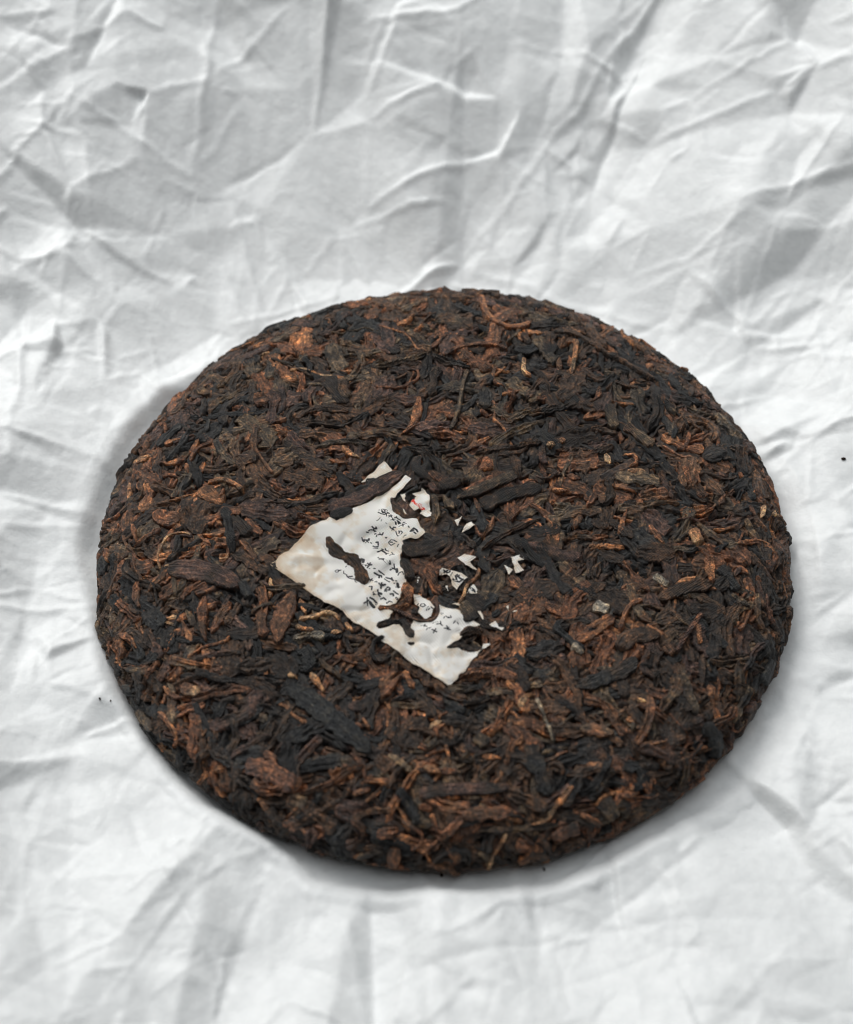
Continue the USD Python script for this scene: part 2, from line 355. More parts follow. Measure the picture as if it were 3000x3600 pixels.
# ------------------------------------------------------------------ the tea cake
cake = UsdGeom.Xform.Define(stage, '/World/tea_cake').GetPrim()
tag(cake, 'round dark brown compressed tea cake of twisted leaves lying on crumpled white paper', 'tea cake')
nt, ns = 180, 70
ss = np.linspace(0, SMAX, ns)
t_ = np.linspace(0, 2 * np.pi, nt, endpoint=False)
sx, tx = np.meshgrid(ss, t_, indexing='ij')
core = lift(sx * np.cos(tx), sx * np.sin(tx), np.full(sx.shape, -3.3)).reshape(-1, 3)
core[:, 2] = np.maximum(core[:, 2], 0.6)
ci = np.arange(ns * nt).reshape(ns, nt)
cq = np.stack([ci[:-1], np.roll(ci, -1, 1)[:-1], np.roll(ci, -1, 1)[1:], ci[1:]], -1).reshape(-1, 4)[:, ::-1]
bot = len(core); core = np.vstack([core, [[0, 0, 0.6]]])
cf = np.vstack([cq[:, [0, 1, 2]], cq[:, [0, 2, 3]], np.stack([ci[-1], np.full(nt, bot), np.roll(ci[-1], -1)], -1)])
obj('/World/tea_cake/pressed_core', core, cf, 'tea_dust')

RES = 0.2
HALF = 120.0
N = int(2 * HALF / RES)
hf = np.full((N, N), -3.0)
own = np.full((N, N), -1, np.int32)
axis_ = (np.arange(N) + .5) * RES - HALF
protect = np.zeros((N, N), np.uint8)         # 1: ticket shows here, 2: a traced leaf lies here


def cell(x, y):
    i = np.clip(((y + HALF) / RES).astype(int), 0, N - 1); j = np.clip(((x + HALF) / RES).astype(int), 0, N - 1)
    return i, j


def paint(poly, value):
    x0, y0, x1, y1 = poly.bounds
    i0, j0 = cell(np.array(x0), np.array(y0)); i1, j1 = cell(np.array(x1), np.array(y1))
    xs, ys = np.meshgrid(axis_[j0:j1 + 1], axis_[i0:i1 + 1])
    ins = shapely.contains_xy(poly, xs.ravel(), ys.ravel()).reshape(xs.shape)
    protect[i0:i1 + 1, j0:j1 + 1][ins] = value


PAL = {'K': (0.0224, 0.0222, 0.0237), 'S': (0.0269, 0.0308, 0.0347), 'D': (0.0500, 0.0342, 0.0250), 'B': (0.1049, 0.0561, 0.0305), 'R': (0.1830, 0.0769, 0.0366), 'O': (0.3660, 0.1610, 0.0634), 'T': (0.5612, 0.3660, 0.1952), 'G': (0.1220, 0.0903, 0.0586), 'P': (0.1000, 0.0561, 0.0451), 'W': (0.3294, 0.2989, 0.2440)}
PAL = {k: tuple((.78 if k in 'KSD' else .94 if k in 'BPG' else 1.0) * (.86 * x + .14 * sum(v) / 3) for x in v) for k, v in PAL.items()}


def wig(n, ds, lam, r, k=4):
    s = np.arange(n) * ds
    return sum(np.sin(2 * np.pi * s / (lam * r.uniform(.6, 1.8)) + r.uniform(0, 6.3)) for _ in range(k)) / math.sqrt(k)


leaves = []      # dict(v, f, tint, fiber, press)


def lay(path, w, col, col2, ceil, r, kind='strip', mode=None, thick=None):
    """Presses one leaf into the cake along path (unrolled mm). mode: None always; a number: give up if more of it than that lies on protected ground."""
    seg = np.r_[0, np.cumsum(np.hypot(*np.diff(path, axis=0).T))]
    L = seg[-1]
    if L < .8: return False
    n = max(int(L / RES), 8)
    n = 3 * (n // 3) + 1
    s = np.linspace(0, L, n)
    if len(path) > 2 and len(path) < 12:
        c = np.c_[PchipInterpolator(seg, path[:, 0])(s), PchipInterpolator(seg, path[:, 1])(s)]
        sg = n / max(len(path), 2) * 0.22
        pad = np.pad(c, ((20, 20), (0, 0)), mode='reflect', reflect_type='odd') if n > 21 else c
        c = gaussian_filter1d(pad, sg, axis=0)[20:-20] if n > 21 else c
    else:
        c = np.c_[np.interp(s, seg, path[:, 0]), np.interp(s, seg, path[:, 1])]
    ds = L / (n - 1)
    u = s / L
    if kind == 'stem':
        prof = np.clip(np.minimum(u, 1 - u) * L / (0.5 * w), 0, 1) ** .5 * (1 + .10 * wig(n, ds, 3, r))
    elif kind == 'bud':
        prof = np.clip(u / .28, 0, 1) ** .6 * np.clip((1 - u) / r.uniform(.35, .7), 0, 1) ** .65 * (1 + .07 * wig(n, ds, 4, r))
    elif kind in ('flat', 'smooth'):
        prof = np.clip(u / r.uniform(.04, .3), 0, 1) ** .5 * np.clip((1 - u) / r.uniform(.04, .3), 0, 1) ** .5 * (1 + .13 * wig(n, ds, 5, r))
    else:
        prof = np.clip(u / r.uniform(.03, .22), 0, 1) ** .5 * np.clip((1 - u) / r.uniform(.03, .22), 0, 1) ** .5 * (1 + .18 * wig(n, ds, 5, r))
    half = np.maximum(w / 2 * prof, .12)
    tan = np.gradient(c, axis=0); tan /= np.maximum(np.linalg.norm(tan, axis=1, keepdims=True), 1e-9)
    nor = np.c_[-tan[:, 1], tan[:, 0]]
    m = 17 if w < 4.2 else 33
    v = np.linspace(-1, 1, m)
    rag = {'smooth': .25, 'stem': .3}.get(kind, 1.0)
    ragL = 1 + rag * .10 * wig(n, ds, 2.0, r) + (rag * .06 * wig(n, ds, .8, r) if kind in ('flat', 'strip', 'smooth') else 0)
    ragR = 1 + rag * .10 * wig(n, ds, 2.0, r) + (rag * .06 * wig(n, ds, .8, r) if kind in ('flat', 'strip', 'smooth') else 0)
    off = np.where(v[None] < 0, v[None] * ragL[:, None], v[None] * ragR[:, None]) * half[:, None]
    x = c[:, :1] + nor[:, :1] * off; y = c[:, 1:] + nor[:, 1:] * off
    rho = np.hypot(x, y)
    if rho.max() > SMAX - .5: return False
    i, j = cell(x, y)
    inner = np.abs(v) < .97
    if mode is not None:
        pr = protect[i[:, inner], j[:, inner]]
        if (pr == 1).mean() > .04 or (pr > 0).mean() > mode: return False
    ground = hf[i, j]
    t0 = thick if thick else {'stem': .75 * w + .1, 'bud': .42 * w + .25, 'flat': .62 + .08 * w, 'smooth': .42 + .02 * w, 'strip': .38 * w + .3}[kind] * r.uniform(.8, 1.25)
    sm = gaussian_filter(ground, (3.0 / ds * .35, 2.5), mode='nearest')
    if kind == 'smooth': sm = np.minimum(gaussian_filter(maximum_filter(ground, (15, 9)), (9, 6), mode='nearest'), .15)
    base = (.8 if kind == 'smooth' else .55) * sm + (.2 if kind == 'smooth' else .45) * gaussian_filter1d(sm.mean(1), 6)[:, None] + .0 * v
    # twisted leaf: ridges that wander from side to side along its length, a fold line, wrinkles
    ph = np.cumsum(r.normal(0, .05, n)) + r.uniform(0, 6.3) + u * r.normal(0, 3.6)
    kk = {'stem': .6, 'bud': 1.3, 'flat': r.uniform(1.5, 3.2), 'smooth': .8, 'strip': r.uniform(1.2, 2.6)}[kind]
    rid = np.cos(np.pi * kk * v[None] + ph[:, None])
    rid2 = np.cos(np.pi * kk * 2.3 * v[None] - 1.3 * ph[:, None] + 1.0)
    arch = np.clip(1 - np.abs(v[None]) ** 3.2, 0, 1) ** .55
    amp = {'stem': .08, 'bud': .16, 'flat': .30, 'smooth': .10, 'strip': .27}[kind]
    T = t0 * arch * (1 - amp + amp * rid + amp * .45 * rid2) * (1 + .10 * wig(n, ds, 3, r)[:, None])
    fv = .45 * wig(n, ds, 14, r) * .6 + r.uniform(-.4, .4)
    if kind in ('strip', 'flat'):
        for _ in range(1 if w < 2 or kind == 'smooth' else 2 if w < 3.2 else 3 if w < 4.5 else 5):
            fv = .22 * wig(n, ds, 16, r) + r.uniform(-.8, .8)
            T = T - r.uniform(.3, .85) * min(t0, 1.1) * np.exp(-((v[None] - fv[:, None]) * w / 2 / r.uniform(.14, .26)) ** 2) * np.clip(.6 + wig(n, ds, 9, r), 0, 1)[:, None]
    T = T + gaussian_filter(r.normal(0, 1, (n, m)), (4.0, 1.2)) * .55 * arch + gaussian_filter(r.normal(0, 1, (n, m)), (1.6, .8)) * .10 * arch
    z = base + T
    lim = ceil + .10 * wave(x, y, 3, 6, r) + np.clip((rho - 82) / 12, 0, 1) * .28 * wave(x, y, 3, 9, r)
    over = (z - lim)
    if kind != 'smooth': z = lim - soft(-over, .12)
    press = 1 / (1 + np.exp(-(over) / .12))
    ends = np.clip(np.minimum(u, 1 - u) * L / .7, 0, 1)[:, None] ** .5
    z = np.maximum(z, ground + .09 * arch * ends + .02)
    # small scale relief that survives pressing
    z = z + gaussian_filter(r.normal(0, 1, (n, m)), (2.4, .9)) * .16 * arch
    z[:, 0] = np.minimum(ground[:, 0], z[:, 1]) - .25; z[:, -1] = np.minimum(ground[:, -1], z[:, -2]) - .25
    z[0] = np.minimum(ground[0], z[1]) - .2; z[-1] = np.minimum(ground[-1], z[-2]) - .2
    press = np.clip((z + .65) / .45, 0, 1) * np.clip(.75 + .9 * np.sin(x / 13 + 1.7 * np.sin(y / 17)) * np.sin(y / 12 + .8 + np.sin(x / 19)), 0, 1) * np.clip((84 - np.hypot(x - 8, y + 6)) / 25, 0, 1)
    k = len(leaves)
    ii_, jj_, zz = i[1:-1, 1:-1].ravel(), j[1:-1, 1:-1].ravel(), z[1:-1, 1:-1].ravel()
    o = np.argsort(zz)
    ii_, jj_, zz = ii_[o], jj_[o], zz[o]
    up = zz > hf[ii_, jj_]
    hf[ii_[up], jj_[up]] = zz[up]; own[ii_[up], jj_[up]] = k
    a, b = slice(None, None, 3 if L > 5 else 2), slice(None, None, 1 if w > 2.4 and w < 4.2 else 2)
    if (n - 1) % 3 and L > 5: a = slice(None, None, 2)
    xs, ys, zs = x[a, b], y[a, b], z[a, b]
    R_, C_ = xs.shape
    under = np.minimum(zs.min(1), base[a].mean(1)) - .5
    X3 = np.concatenate([np.stack([xs, ys, zs], -1), np.stack([c[a][:, 0], c[a][:, 1], under], -1)[:, None]], 1)
    W = C_ + 1
    g = np.arange(R_ * W).reshape(R_, W)
    q = np.stack([g[:-1], np.roll(g, -1, 1)[:-1], np.roll(g, -1, 1)[1:], g[1:]], -1).reshape(-1, 4)
    q = q[:, [0, 3, 2, 1]]
    f = np.vstack([q[:, [0, 1, 2]], q[:, [0, 2, 3]]])
    c1, c2 = np.array(col), np.array(col2)
    mixv = 1 / (1 + np.exp(-(2.2 * wig(R_, L / R_, 9, r)[:, None] + 1.2 * np.sin(np.linspace(-2, 2, W) + r.uniform(-3, 3))[None] - .2)))
    tint = c1 * (1 - mixv[..., None]) + c2 * mixv[..., None]
    fib = np.zeros((R_, W, 3)); fib[..., 0] = s[a][:, None] + r.uniform(0, 500); fib[..., 1] = np.r_[off[a, b].mean(0), 0][None] + r.uniform(0, 500); fib[..., 2] = r.uniform(0, 500)
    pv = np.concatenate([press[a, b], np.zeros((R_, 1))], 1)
    leaves.append(dict(x=X3.reshape(-1, 3), f=f, tint=tint.reshape(-1, 3), fiber=fib.reshape(-1, 3), press=pv.ravel(), seen=0.0, label=None))
    return True


def orient(x, y):
    return 2.2 * (np.sin(x / 17 + 1.3 * np.sin(y / 23)) + np.sin(y / 14 + 2 + 1.1 * np.sin(x / 19)))


MIX = np.array(list('KSDDBBRRGPOT'))


def pick(r, kind, x, y):
    q = np.sin(x / 8.5 + 2 * np.sin(y / 13)) * np.sin(y / 9.5 + 1.6 * np.sin(x / 12)) + r.normal(0, .25)
    if kind == 'stem': c = r.choice(list('DBBRRGO'))
    elif kind == 'bud': c = r.choice(list('BRRRROOGD'))
    elif q > .35: c = r.choice(list('KKKKKSSDDDDP'))
    elif q < -.3: c = r.choice(list('DDBBBBBRRRRPGG'))
    else: c = r.choice(list('KKKKSSDDDDDDDBBBBBRRPPG'))
    near = {'K': 'DSKB', 'S': 'KSDG', 'D': 'KBDP', 'B': 'DRBG', 'R': 'BORD', 'O': 'RTOB', 'T': 'OGT', 'G': 'DBGK', 'P': 'DBPK', 'W': 'GT'}[c]
    c2 = r.choice(list(near))
    k = np.exp(r.normal(0, .18))
    return np.array(PAL[c]) * k, np.array(PAL[c2]) * k


def scatter(count, lo, hi, tries, r, sizes, mode=None, budget=20, rmin=0.0):
    done = 0
    for _ in range(count * budget):
        if done >= count: break
        a = r.uniform(0, 2 * np.pi, tries); p = np.sqrt(r.uniform(rmin ** 2, 1, tries)) * (SMAX - 2)
        cx, cy = p * np.cos(a), p * np.sin(a)
        i, j = cell(cx, cy)
        h = hf[i, j] + (100 if mode is not None else 0) * (protect[i, j] > 0)
        b = int(np.argmin(h))
        x0, y0, p0 = cx[b], cy[b], p[b]
        kind = r.choice(['strip', 'flat', 'stem', 'bud', 'crumb'], p=sizes)
        if kind == 'strip': L, w = r.gamma(5, 1.9) + 4, r.gamma(7, .32) + .7
        elif kind == 'flat': L, w = r.uniform(6, 17), r.uniform(3.6, 7.5)
        elif kind == 'stem': L, w = r.uniform(5, 22), r.uniform(.6, 1.15)
        elif kind == 'bud': L, w = r.uniform(4, 10), r.uniform(1.3, 2.6)
        else: L, w = r.uniform(1.8, 5), r.uniform(.9, 2.2)
        shape = 'strip' if kind == 'crumb' else kind
        if p0 > 92: L = min(L, 13)
        ang = orient(x0, y0) + r.normal(0, .65)
        if p0 > 88 and r.uniform() < .65: ang = math.atan2(y0, x0) + math.pi / 2 + r.normal(0, .55)
        if p0 > 104: ang = math.atan2(y0, x0) + math.pi / 2 + r.normal(0, .3)
        n = 40
        curv = r.normal(0, .05) * (2.2 if r.uniform() < .25 else 1) + .10 * wig(n, L / n, 9, r) * (1.7 if kind == 'stem' else 1.0)
        if kind in ('flat',): curv *= .4
        if r.uniform() < .14 and kind in ('strip', 'stem'): curv[-12:] += r.choice([-1, 1]) * r.uniform(.25, .6)
        th = ang + np.cumsum(curv) * L / n
        pts = np.c_[np.cumsum(np.cos(th)), np.cumsum(np.sin(th))] * L / n
        pts += np.array([x0, y0]) - pts[n // 2]
        c1, c2 = pick(r, kind, x0, y0)
        if lay(pts, w, c1, c2, r.uniform(lo, hi), r, shape, mode): done += 1
    return done


lr = np.random.default_rng(21)
scatter(700, -2.2, -1.2, 6, lr, [.5, .3, .04, .06, .10])
scatter(1500, -1.3, -.5, 14, lr, [.55, .14, .06, .10, .15])
scatter(900, -.7, -.25, 24, lr, [.55, .08, .08, .12, .17])

# the square paper ticket pressed into the top, torn where leaves lie on it
SHOW = [('T', [(100, 770), (210, 670), (330, 550), (440, 490), (450, 480), (500, 500), (560, 470), (600, 420), (690, 390), (730, 350), (790, 290), (830, 290), (900, 250), (920, 220), (945, 240), (900, 290), (860, 320), (850, 350), (815, 360), (850, 400), (900, 430), (940, 480), (990, 490), (1005, 530), (1030, 560), (1000, 590), (940, 600), (890, 620), (905, 650), (880, 690), (890, 760), (920, 800), (915, 860), (890, 900), (880, 960), (850, 1000), (780, 1020), (750, 1030), (830, 1060), (810, 1090), (740, 1150), (750, 1170), (830, 1150), (880, 1140), (900, 1160), (930, 1210), (990, 1210), (960, 1150), (975, 1110), (1060, 1110), (1120, 1070), (1130, 1010), (1190, 1030), (1250, 1060), (1360, 1140), (1280, 1180), (1250, 1220), (1190, 1250), (1170, 1275), (1240, 1290), (1300, 1310), (1370, 1300), (1190, 1500), (1100, 1450), (880, 1300), (740, 1190), (590, 1090), (540, 1030), (430, 990), (330, 930)]),
        ('T', [(970, 940), (1010, 930), (1070, 970), (1095, 1010), (1080, 1060), (1040, 1080), (1000, 1050), (1010, 1010), (975, 990)]),
        ('T', [(650, 240), (700, 190), (790, 130), (840, 180), (760, 215)]),
        ('4', [(790, 750), (1060, 650), (1100, 570), (1210, 610), (1310, 770), (1330, 1200), (1400, 1400), (1240, 1480), (1040, 1380), (1090, 1230), (1000, 1220), (860, 1270), (690, 1100), (760, 1010), (930, 840)]),
        ('4', [(430, 800), (560, 780), (570, 850), (540, 930), (600, 1050), (480, 940)]),
        ('T', [(1220, 490), (1265, 465), (1240, 525)]), ('T', [(1280, 540), (1300, 500), (1330, 500), (1345, 525), (1270, 565)]),
        ('T', [(1240, 730), (1290, 700), (1355, 710), (1315, 745), (1360, 780), (1290, 770)]),
        ('3', [(690, 60), (740, 30), (900, 50), (1180, 140), (1295, 210), (1170, 310), (1060, 435), (980, 350), (930, 190), (840, 120), (690, 110)]),
        ('3', [(1270, 540), (1410, 350), (1500, 470), (1490, 530)]), ('3', [(980, 735), (1160, 700), (1155, 770)]),
        ('3', [(1500, 920), (1580, 920), (1640, 1100), (1560, 1010)]), ('3', [(190, 135), (275, 160), (235, 245)]), ('3', [(830, 330), (865, 340), (890, 450), (850, 390)]),
        ('T', [(1570, 715), (1640, 695), (1650, 728), (1605, 740), (1650, 790), (1600, 805), (1585, 760)]), ('T', [(1530, 770), (1580, 790), (1560, 822)]),
        ('T', [(1435, 1140), (1475, 1115), (1490, 1150), (1530, 1160), (1520, 1172)]), ('T', [(1540, 1015), (1558, 1005), (1556, 1040)]), ('T', [(1570, 1050), (1625, 1047), (1620, 1060)]),
        ('T', [(1390, 1290), (1400, 1255), (1440, 1250), (1420, 1280)]), ('T', [(985, 830), (1005, 830), (995, 855)])]
corners = on_cake([(960, 1989), (1346, 1625), (1975, 2045), (1586, 2409)])
shown = [Polygon(on_cake(src(v_, p_))).buffer(0) for v_, p_ in SHOW]
for p_ in shown: paint(p_, 1)
whole = Polygon(corners).buffer(.6)
trng = np.random.default_rng(3)
mx = maximum_filter(hf, 5)
tick_z = .65 * gaussian_filter(mx, 2.0) + .35 * gaussian_filter(mx, 8.0) + .17 * gaussian_filter(trng.normal(0, 1, hf.shape), 3.0) * 11 + .08 * gaussian_filter(trng.normal(0, 1, hf.shape), 2.0) * 7
tick_z = gaussian_filter(np.maximum(tick_z, gaussian_filter(maximum_filter(hf, 7), 1.5)), 1.3)
tick_z = np.maximum(tick_z, hf) + .14


def at_ticket(x, y, up=0.0):
    h = map_coordinates(tick_z, [(y + HALF) / RES - .5, (x + HALF) / RES - .5], order=1, mode='nearest')
    return h + up


def ragged(p):
    ring = (p.buffer(.4, join_style=2) if p.area > 60 else p.buffer(.4).buffer(-.36)).segmentize(.25)
    c = np.array(ring.exterior.coords)[:-1]
    n = len(c); k = np.fft.rfftfreq(n, 1.0)
    nz = np.fft.irfft(np.fft.rfft(trng.normal(0, 1, n)) * np.exp(-(k / .12) ** 2), n)
    nz2 = np.fft.irfft(np.fft.rfft(trng.normal(0, 1, n)) * np.exp(-(k / .12) ** 2), n)
    return Polygon(c + (.34 if p.area > 60 else .22) * np.c_[nz, nz2]).buffer(0)


main_edge = LineString(corners[[1, 0, 3]])
tv, tf_, tst = [], [], []
area = unary_union([ragged(p_) for p_ in shown]).intersection(whole)
nb = 0
for g in getattr(area, 'geoms', [area]):
    ring = g.simplify(.05).segmentize(.5)
    bp = np.vstack([np.array(ring.exterior.coords)[:-1]] + [np.array(h.coords)[:-1] for h in ring.interiors])
    x0, y0, x1, y1 = g.bounds
    gx, gy = np.meshgrid(np.arange(x0, x1, .45), np.arange(y0, y1, .45))
    ins = shapely.contains_xy(g.buffer(-.2), gx.ravel(), gy.ravel())
    P2 = np.vstack([bp, np.c_[gx.ravel()[ins], gy.ravel()[ins]]])
    sim = Delaunay(P2).simplices
    cen = P2[sim].mean(1)
    sim = sim[shapely.contains_xy(g.buffer(1e-6), cen[:, 0], cen[:, 1])]
    ar = np.cross(P2[sim[:, 1]] - P2[sim[:, 0]], P2[sim[:, 2]] - P2[sim[:, 0]])
    sim[ar < 0] = sim[ar < 0][:, ::-1]
    de = np.array([main_edge.distance(Point(q)) for q in P2])
    db = shapely.distance(g.boundary, shapely.points(P2))
    z = at_ticket(P2[:, 0], P2[:, 1])
    tv.append(lift(P2[:, 0], P2[:, 1], z)); tf_.append(sim + nb)
    tst.append(.12 * np.exp(-de / 2.0) + .10 * np.exp(-np.maximum(db - .3, 0) / .4) + .16 * np.exp(-de / 9) * (np.hypot(P2[:, 0] - corners[0, 0], P2[:, 1] - corners[0, 1]) < 14) - .13)
    nb += len(P2)
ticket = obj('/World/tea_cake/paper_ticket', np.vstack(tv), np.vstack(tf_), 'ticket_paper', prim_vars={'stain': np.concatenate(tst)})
tag(ticket, 'torn white paper ticket with black handwriting, pressed into the top of the tea cake')
on = protect == 1
hf[on] = np.maximum(hf[on], tick_z[on]); own[on] = -2
near = np.zeros_like(on)
ai = shapely.contains_xy(area, *[q.ravel() for q in np.meshgrid(axis_, axis_)]).reshape(N, N)
hf[ai] = np.maximum(hf[ai], tick_z[ai] + .02); own[ai] = -2

INK = {'1': [([(560, 190), (550, 260), (590, 320), (640, 310), (640, 220), (600, 190)], 40), ([(590, 180), (720, 195)], 25), ([(440, 310), (530, 355), (620, 385), (670, 360)], 30), ([(660, 330), (740, 320), (710, 260), (780, 280), (775, 320)], 28), ([(690, 350), (700, 430)], 22), ([(460, 230), (490, 225)], 20), ([(760, 390), (830, 410), (870, 410)], 25), ([(830, 350), (850, 460)], 25), ([(760, 450), (830, 425)], 25), ([(860, 470), (890, 520)], 15), ([(950, 480), (1000, 460), (1050, 505), (1120, 515)], 32), ([(1005, 420), (1005, 470)], 18), ([(820, 555), (900, 535)], 18), ([(890, 530), (960, 560), (1040, 575), (1110, 600)], 45), ([(970, 570), (985, 650)], 40), ([(1060, 590), (1065, 625)], 35), ([(1210, 575), (1260, 590)], 30), ([(1070, 720), (1110, 680), (1190, 660)], 16), ([(1175, 615), (1200, 650), (1205, 705)], 28), ([(1210, 640), (1270, 660), (1305, 655)], 25), ([(500, 495), (450, 560), (395, 590)], 18), ([(550, 560), (530, 600)], 20), ([(665, 655), (710, 665)], 14), ([(800, 730), (820, 770), (890, 790), (910, 740), (970, 750)], 32), ([(885, 790), (860, 835)], 28), ([(890, 790), (930, 830)], 28), ([(980, 860), (1010, 970), (1050, 1035), (1120, 1010), (1185, 920), (1140, 880), (1060, 870)], 24), ([(1090, 890), (1080, 940)], 30), ([(750, 1160), (830, 1085), (920, 1110), (1010, 1170)], 20), ([(755, 1170), (830, 1240), (900, 1215), (950, 1195)], 22), ([(800, 1150), (880, 1160)], 26), ([(1300, 1010), (1260, 1030), (1210, 1090)], 22), ([(1365, 745), (1390, 775)], 30), ([(1430, 900), (1480, 850), (1540, 790), (1620, 820), (1650, 880)], 45), ([(1550, 930), (1590, 950)], 45), ([(1480, 900), (1530, 870)], 40), ([(665, 1035), (695, 1035)], 35), ([(70, 865), (140, 870)], 20), ([(140, 835), (200, 815), (280, 820), (370, 850)], 22), ([(250, 740), (310, 790), (390, 790), (370, 760)], 32), ([(300, 800), (320, 850)], 25), ([(325, 910), (365, 905)], 28), ([(380, 990), (400, 955), (480, 935), (560, 955), (590, 905)], 32), ([(490, 880), (500, 930)], 16), ([(-65, 1000), (-50, 1060), (0, 1110), (20, 1070)], 30), ([(0, 1050), (70, 1070), (145, 1070), (150, 1030)], 45), ([(60, 1070), (140, 1150)], 25), ([(40, 1150), (80, 1120)], 22), ([(200, 1145), (235, 1160)], 26), ([(370, 1140), (430, 1140), (440, 1230)], 35), ([(280, 1250), (330, 1280), (430, 1270)], 32), ([(280, 1330), (430, 1310)], 16), ([(410, 1405), (500, 1375), (560, 1350)], 32), ([(540, 1320), (660, 1360)], 18), ([(560, 1370), (620, 1420), (680, 1500)], 48), ([(650, 1310), (680, 1370), (750, 1390)], 28), ([(720, 1480), (750, 1470)], 24), ([(850, 1430), (890, 1510), (930, 1540)], 24), ([(790, 1560), (830, 1530), (920, 1530)], 22), ([(1025, 1300), (1055, 1260)], 28), ([(1225, 345), (1260, 325)], 18)],
       '2': [([(110, 455), (150, 430), (190, 440), (180, 480), (130, 480), (110, 455)], 12), ([(190, 460), (240, 450)], 20), ([(305, 470), (300, 520), (375, 560)], 14), ([(370, 580), (410, 630), (500, 660), (550, 670)], 22), ([(420, 600), (490, 600)], 22), ([(550, 680), (560, 740), (600, 755)], 14), ([(350, 385), (365, 370)], 18), ([(680, 220), (740, 240), (730, 290)], 45), ([(720, 350), (800, 360), (850, 385)], 15), ([(830, 320), (870, 360), (920, 360)], 25), ([(890, 320), (860, 370), (825, 415)], 24), ([(780, 370), (790, 380)], 20), ([(965, 435), (1000, 440)], 22), ([(865, 435), (880, 440)], 16), ([(1100, 215), (1160, 210), (1220, 270), (1260, 300)], 48), ([(1260, 310), (1330, 310), (1320, 260)], 22), ([(1330, 420), (1370, 380), (1420, 390), (1480, 430)], 32), ([(1410, 300), (1420, 380)], 22), ([(1470, 400), (1475, 470)], 45), ([(1050, 160), (1070, 150), (1075, 170), (1055, 175)], 12), ([(980, 525), (1050, 550), (1130, 570)], 28), ([(1080, 480), (1140, 510), (1190, 545)], 28), ([(1090, 560), (1080, 610)], 30), ([(1130, 570), (1140, 610)], 22), ([(1240, 610), (1330, 640), (1390, 690)], 32), ([(1360, 615), (1370, 660)], 22), ([(1205, 650), (1250, 690), (1310, 725)], 22), ([(860, 650), (950, 680)], 16), ([(930, 635), (890, 690)], 18), ([(990, 720), (1020, 710), (1040, 735)], 18), ([(1080, 760), (1110, 800), (1160, 790), (1220, 780)], 28), ([(1140, 750), (1120, 860)], 28), ([(1210, 930), (1220, 880), (1270, 840), (1320, 870), (1310, 920), (1250, 910)], 32), ([(1220, 930), (1250, 950)], 20), ([(870, 855), (930, 860), (920, 930)], 24), ([(970, 990), (1040, 980), (1130, 985)], 42), ([(1060, 920), (1040, 1000), (960, 1030)], 24), ([(1050, 1000), (1100, 1040)], 26), ([(1330, 1005), (1390, 1000), (1400, 1040)], 28), ([(1400, 940), (1450, 980), (1500, 1005)], 24), ([(1120, 1085), (1180, 1060), (1230, 1100)], 24), ([(750, 1225), (820, 1190), (860, 1150)], 20), ([(820, 1110), (830, 1250)], 18), ([(890, 1100), (960, 1120), (1030, 1180), (1020, 1215)], 34), ([(890, 1190), (970, 1270)], 50), ([(1270, 1180), (1300, 1140), (1370, 1190)], 22), ([(1245, 1160), (1250, 1195)], 14), ([(1460, 1090), (1510, 1150)], 34), ([(1490, 740), (1500, 820)], 45), ([(1450, 830), (1540, 800)], 20), ([(1500, 550), (1520, 500), (1590, 490), (1620, 540)], 20), ([(1440, 690), (1470, 685)], 20), ([(1410, 750), (1425, 745)], 20)],
       '3': [([(790, 60), (860, 100), (920, 90), (920, 60)], 22), ([(800, 90), (880, 60)], 22), ([(980, 230), (1020, 270), (1120, 310)], 22), ([(1040, 190), (1060, 260)], 30), ([(1070, 170), (1130, 240), (1200, 270)], 28), ([(1130, 300), (1200, 260)], 22), ([(1120, 180), (1080, 210)], 20), ([(930, 160), (980, 110)], 10), ([(1360, 440), (1400, 450), (1450, 510)], 30), ([(1400, 470), (1430, 480)], 40), ([(250, 680), (225, 730), (250, 760)], 18), ([(290, 750), (310, 690), (370, 690), (400, 740), (350, 770), (300, 750)], 20), ([(420, 835), (460, 770)], 18), ([(460, 825), (490, 805)], 16), ([(520, 770), (570, 810)], 20), ([(720, 910), (780, 920)], 12), ([(730, 950), (760, 955)], 14), ([(835, 1010), (880, 1060), (950, 1050), (930, 1010)], 16), ([(890, 1040), (905, 1050)], 22), ([(790, 1060), (810, 1020)], 16), ([(990, 1170), (1030, 1120)], 14), ([(1080, 1140), (1100, 1165)], 18), ([(310, 1180), (430, 1205)], 20), ([(390, 1160), (370, 1210)], 20), ([(560, 1130), (650, 1140)], 24), ([(640, 1190), (710, 1180), (760, 1230)], 20), ([(720, 1130), (730, 1210)], 18), ([(420, 1300), (440, 1260), (480, 1250), (530, 1240)], 14), ([(480, 1270), (500, 1250)], 12), ([(535, 1295), (640, 1355)], 18), ([(620, 1290), (570, 1360)], 18), ([(800, 1295), (870, 1290), (930, 1320)], 20), ([(850, 1240), (890, 1320)], 20), ([(900, 1270), (850, 1320)], 14)]}
RED = {'4': [([(830, 950), (780, 1010)], 46), ([(830, 1000), (870, 1070), (960, 1130), (1050, 1170), (1130, 1190)], 42), ([(1040, 1190), (1085, 1205)], 55), ([(1000, 1080), (1080, 1110)], 12), ([(1140, 1170), (1165, 1195)], 26)]}


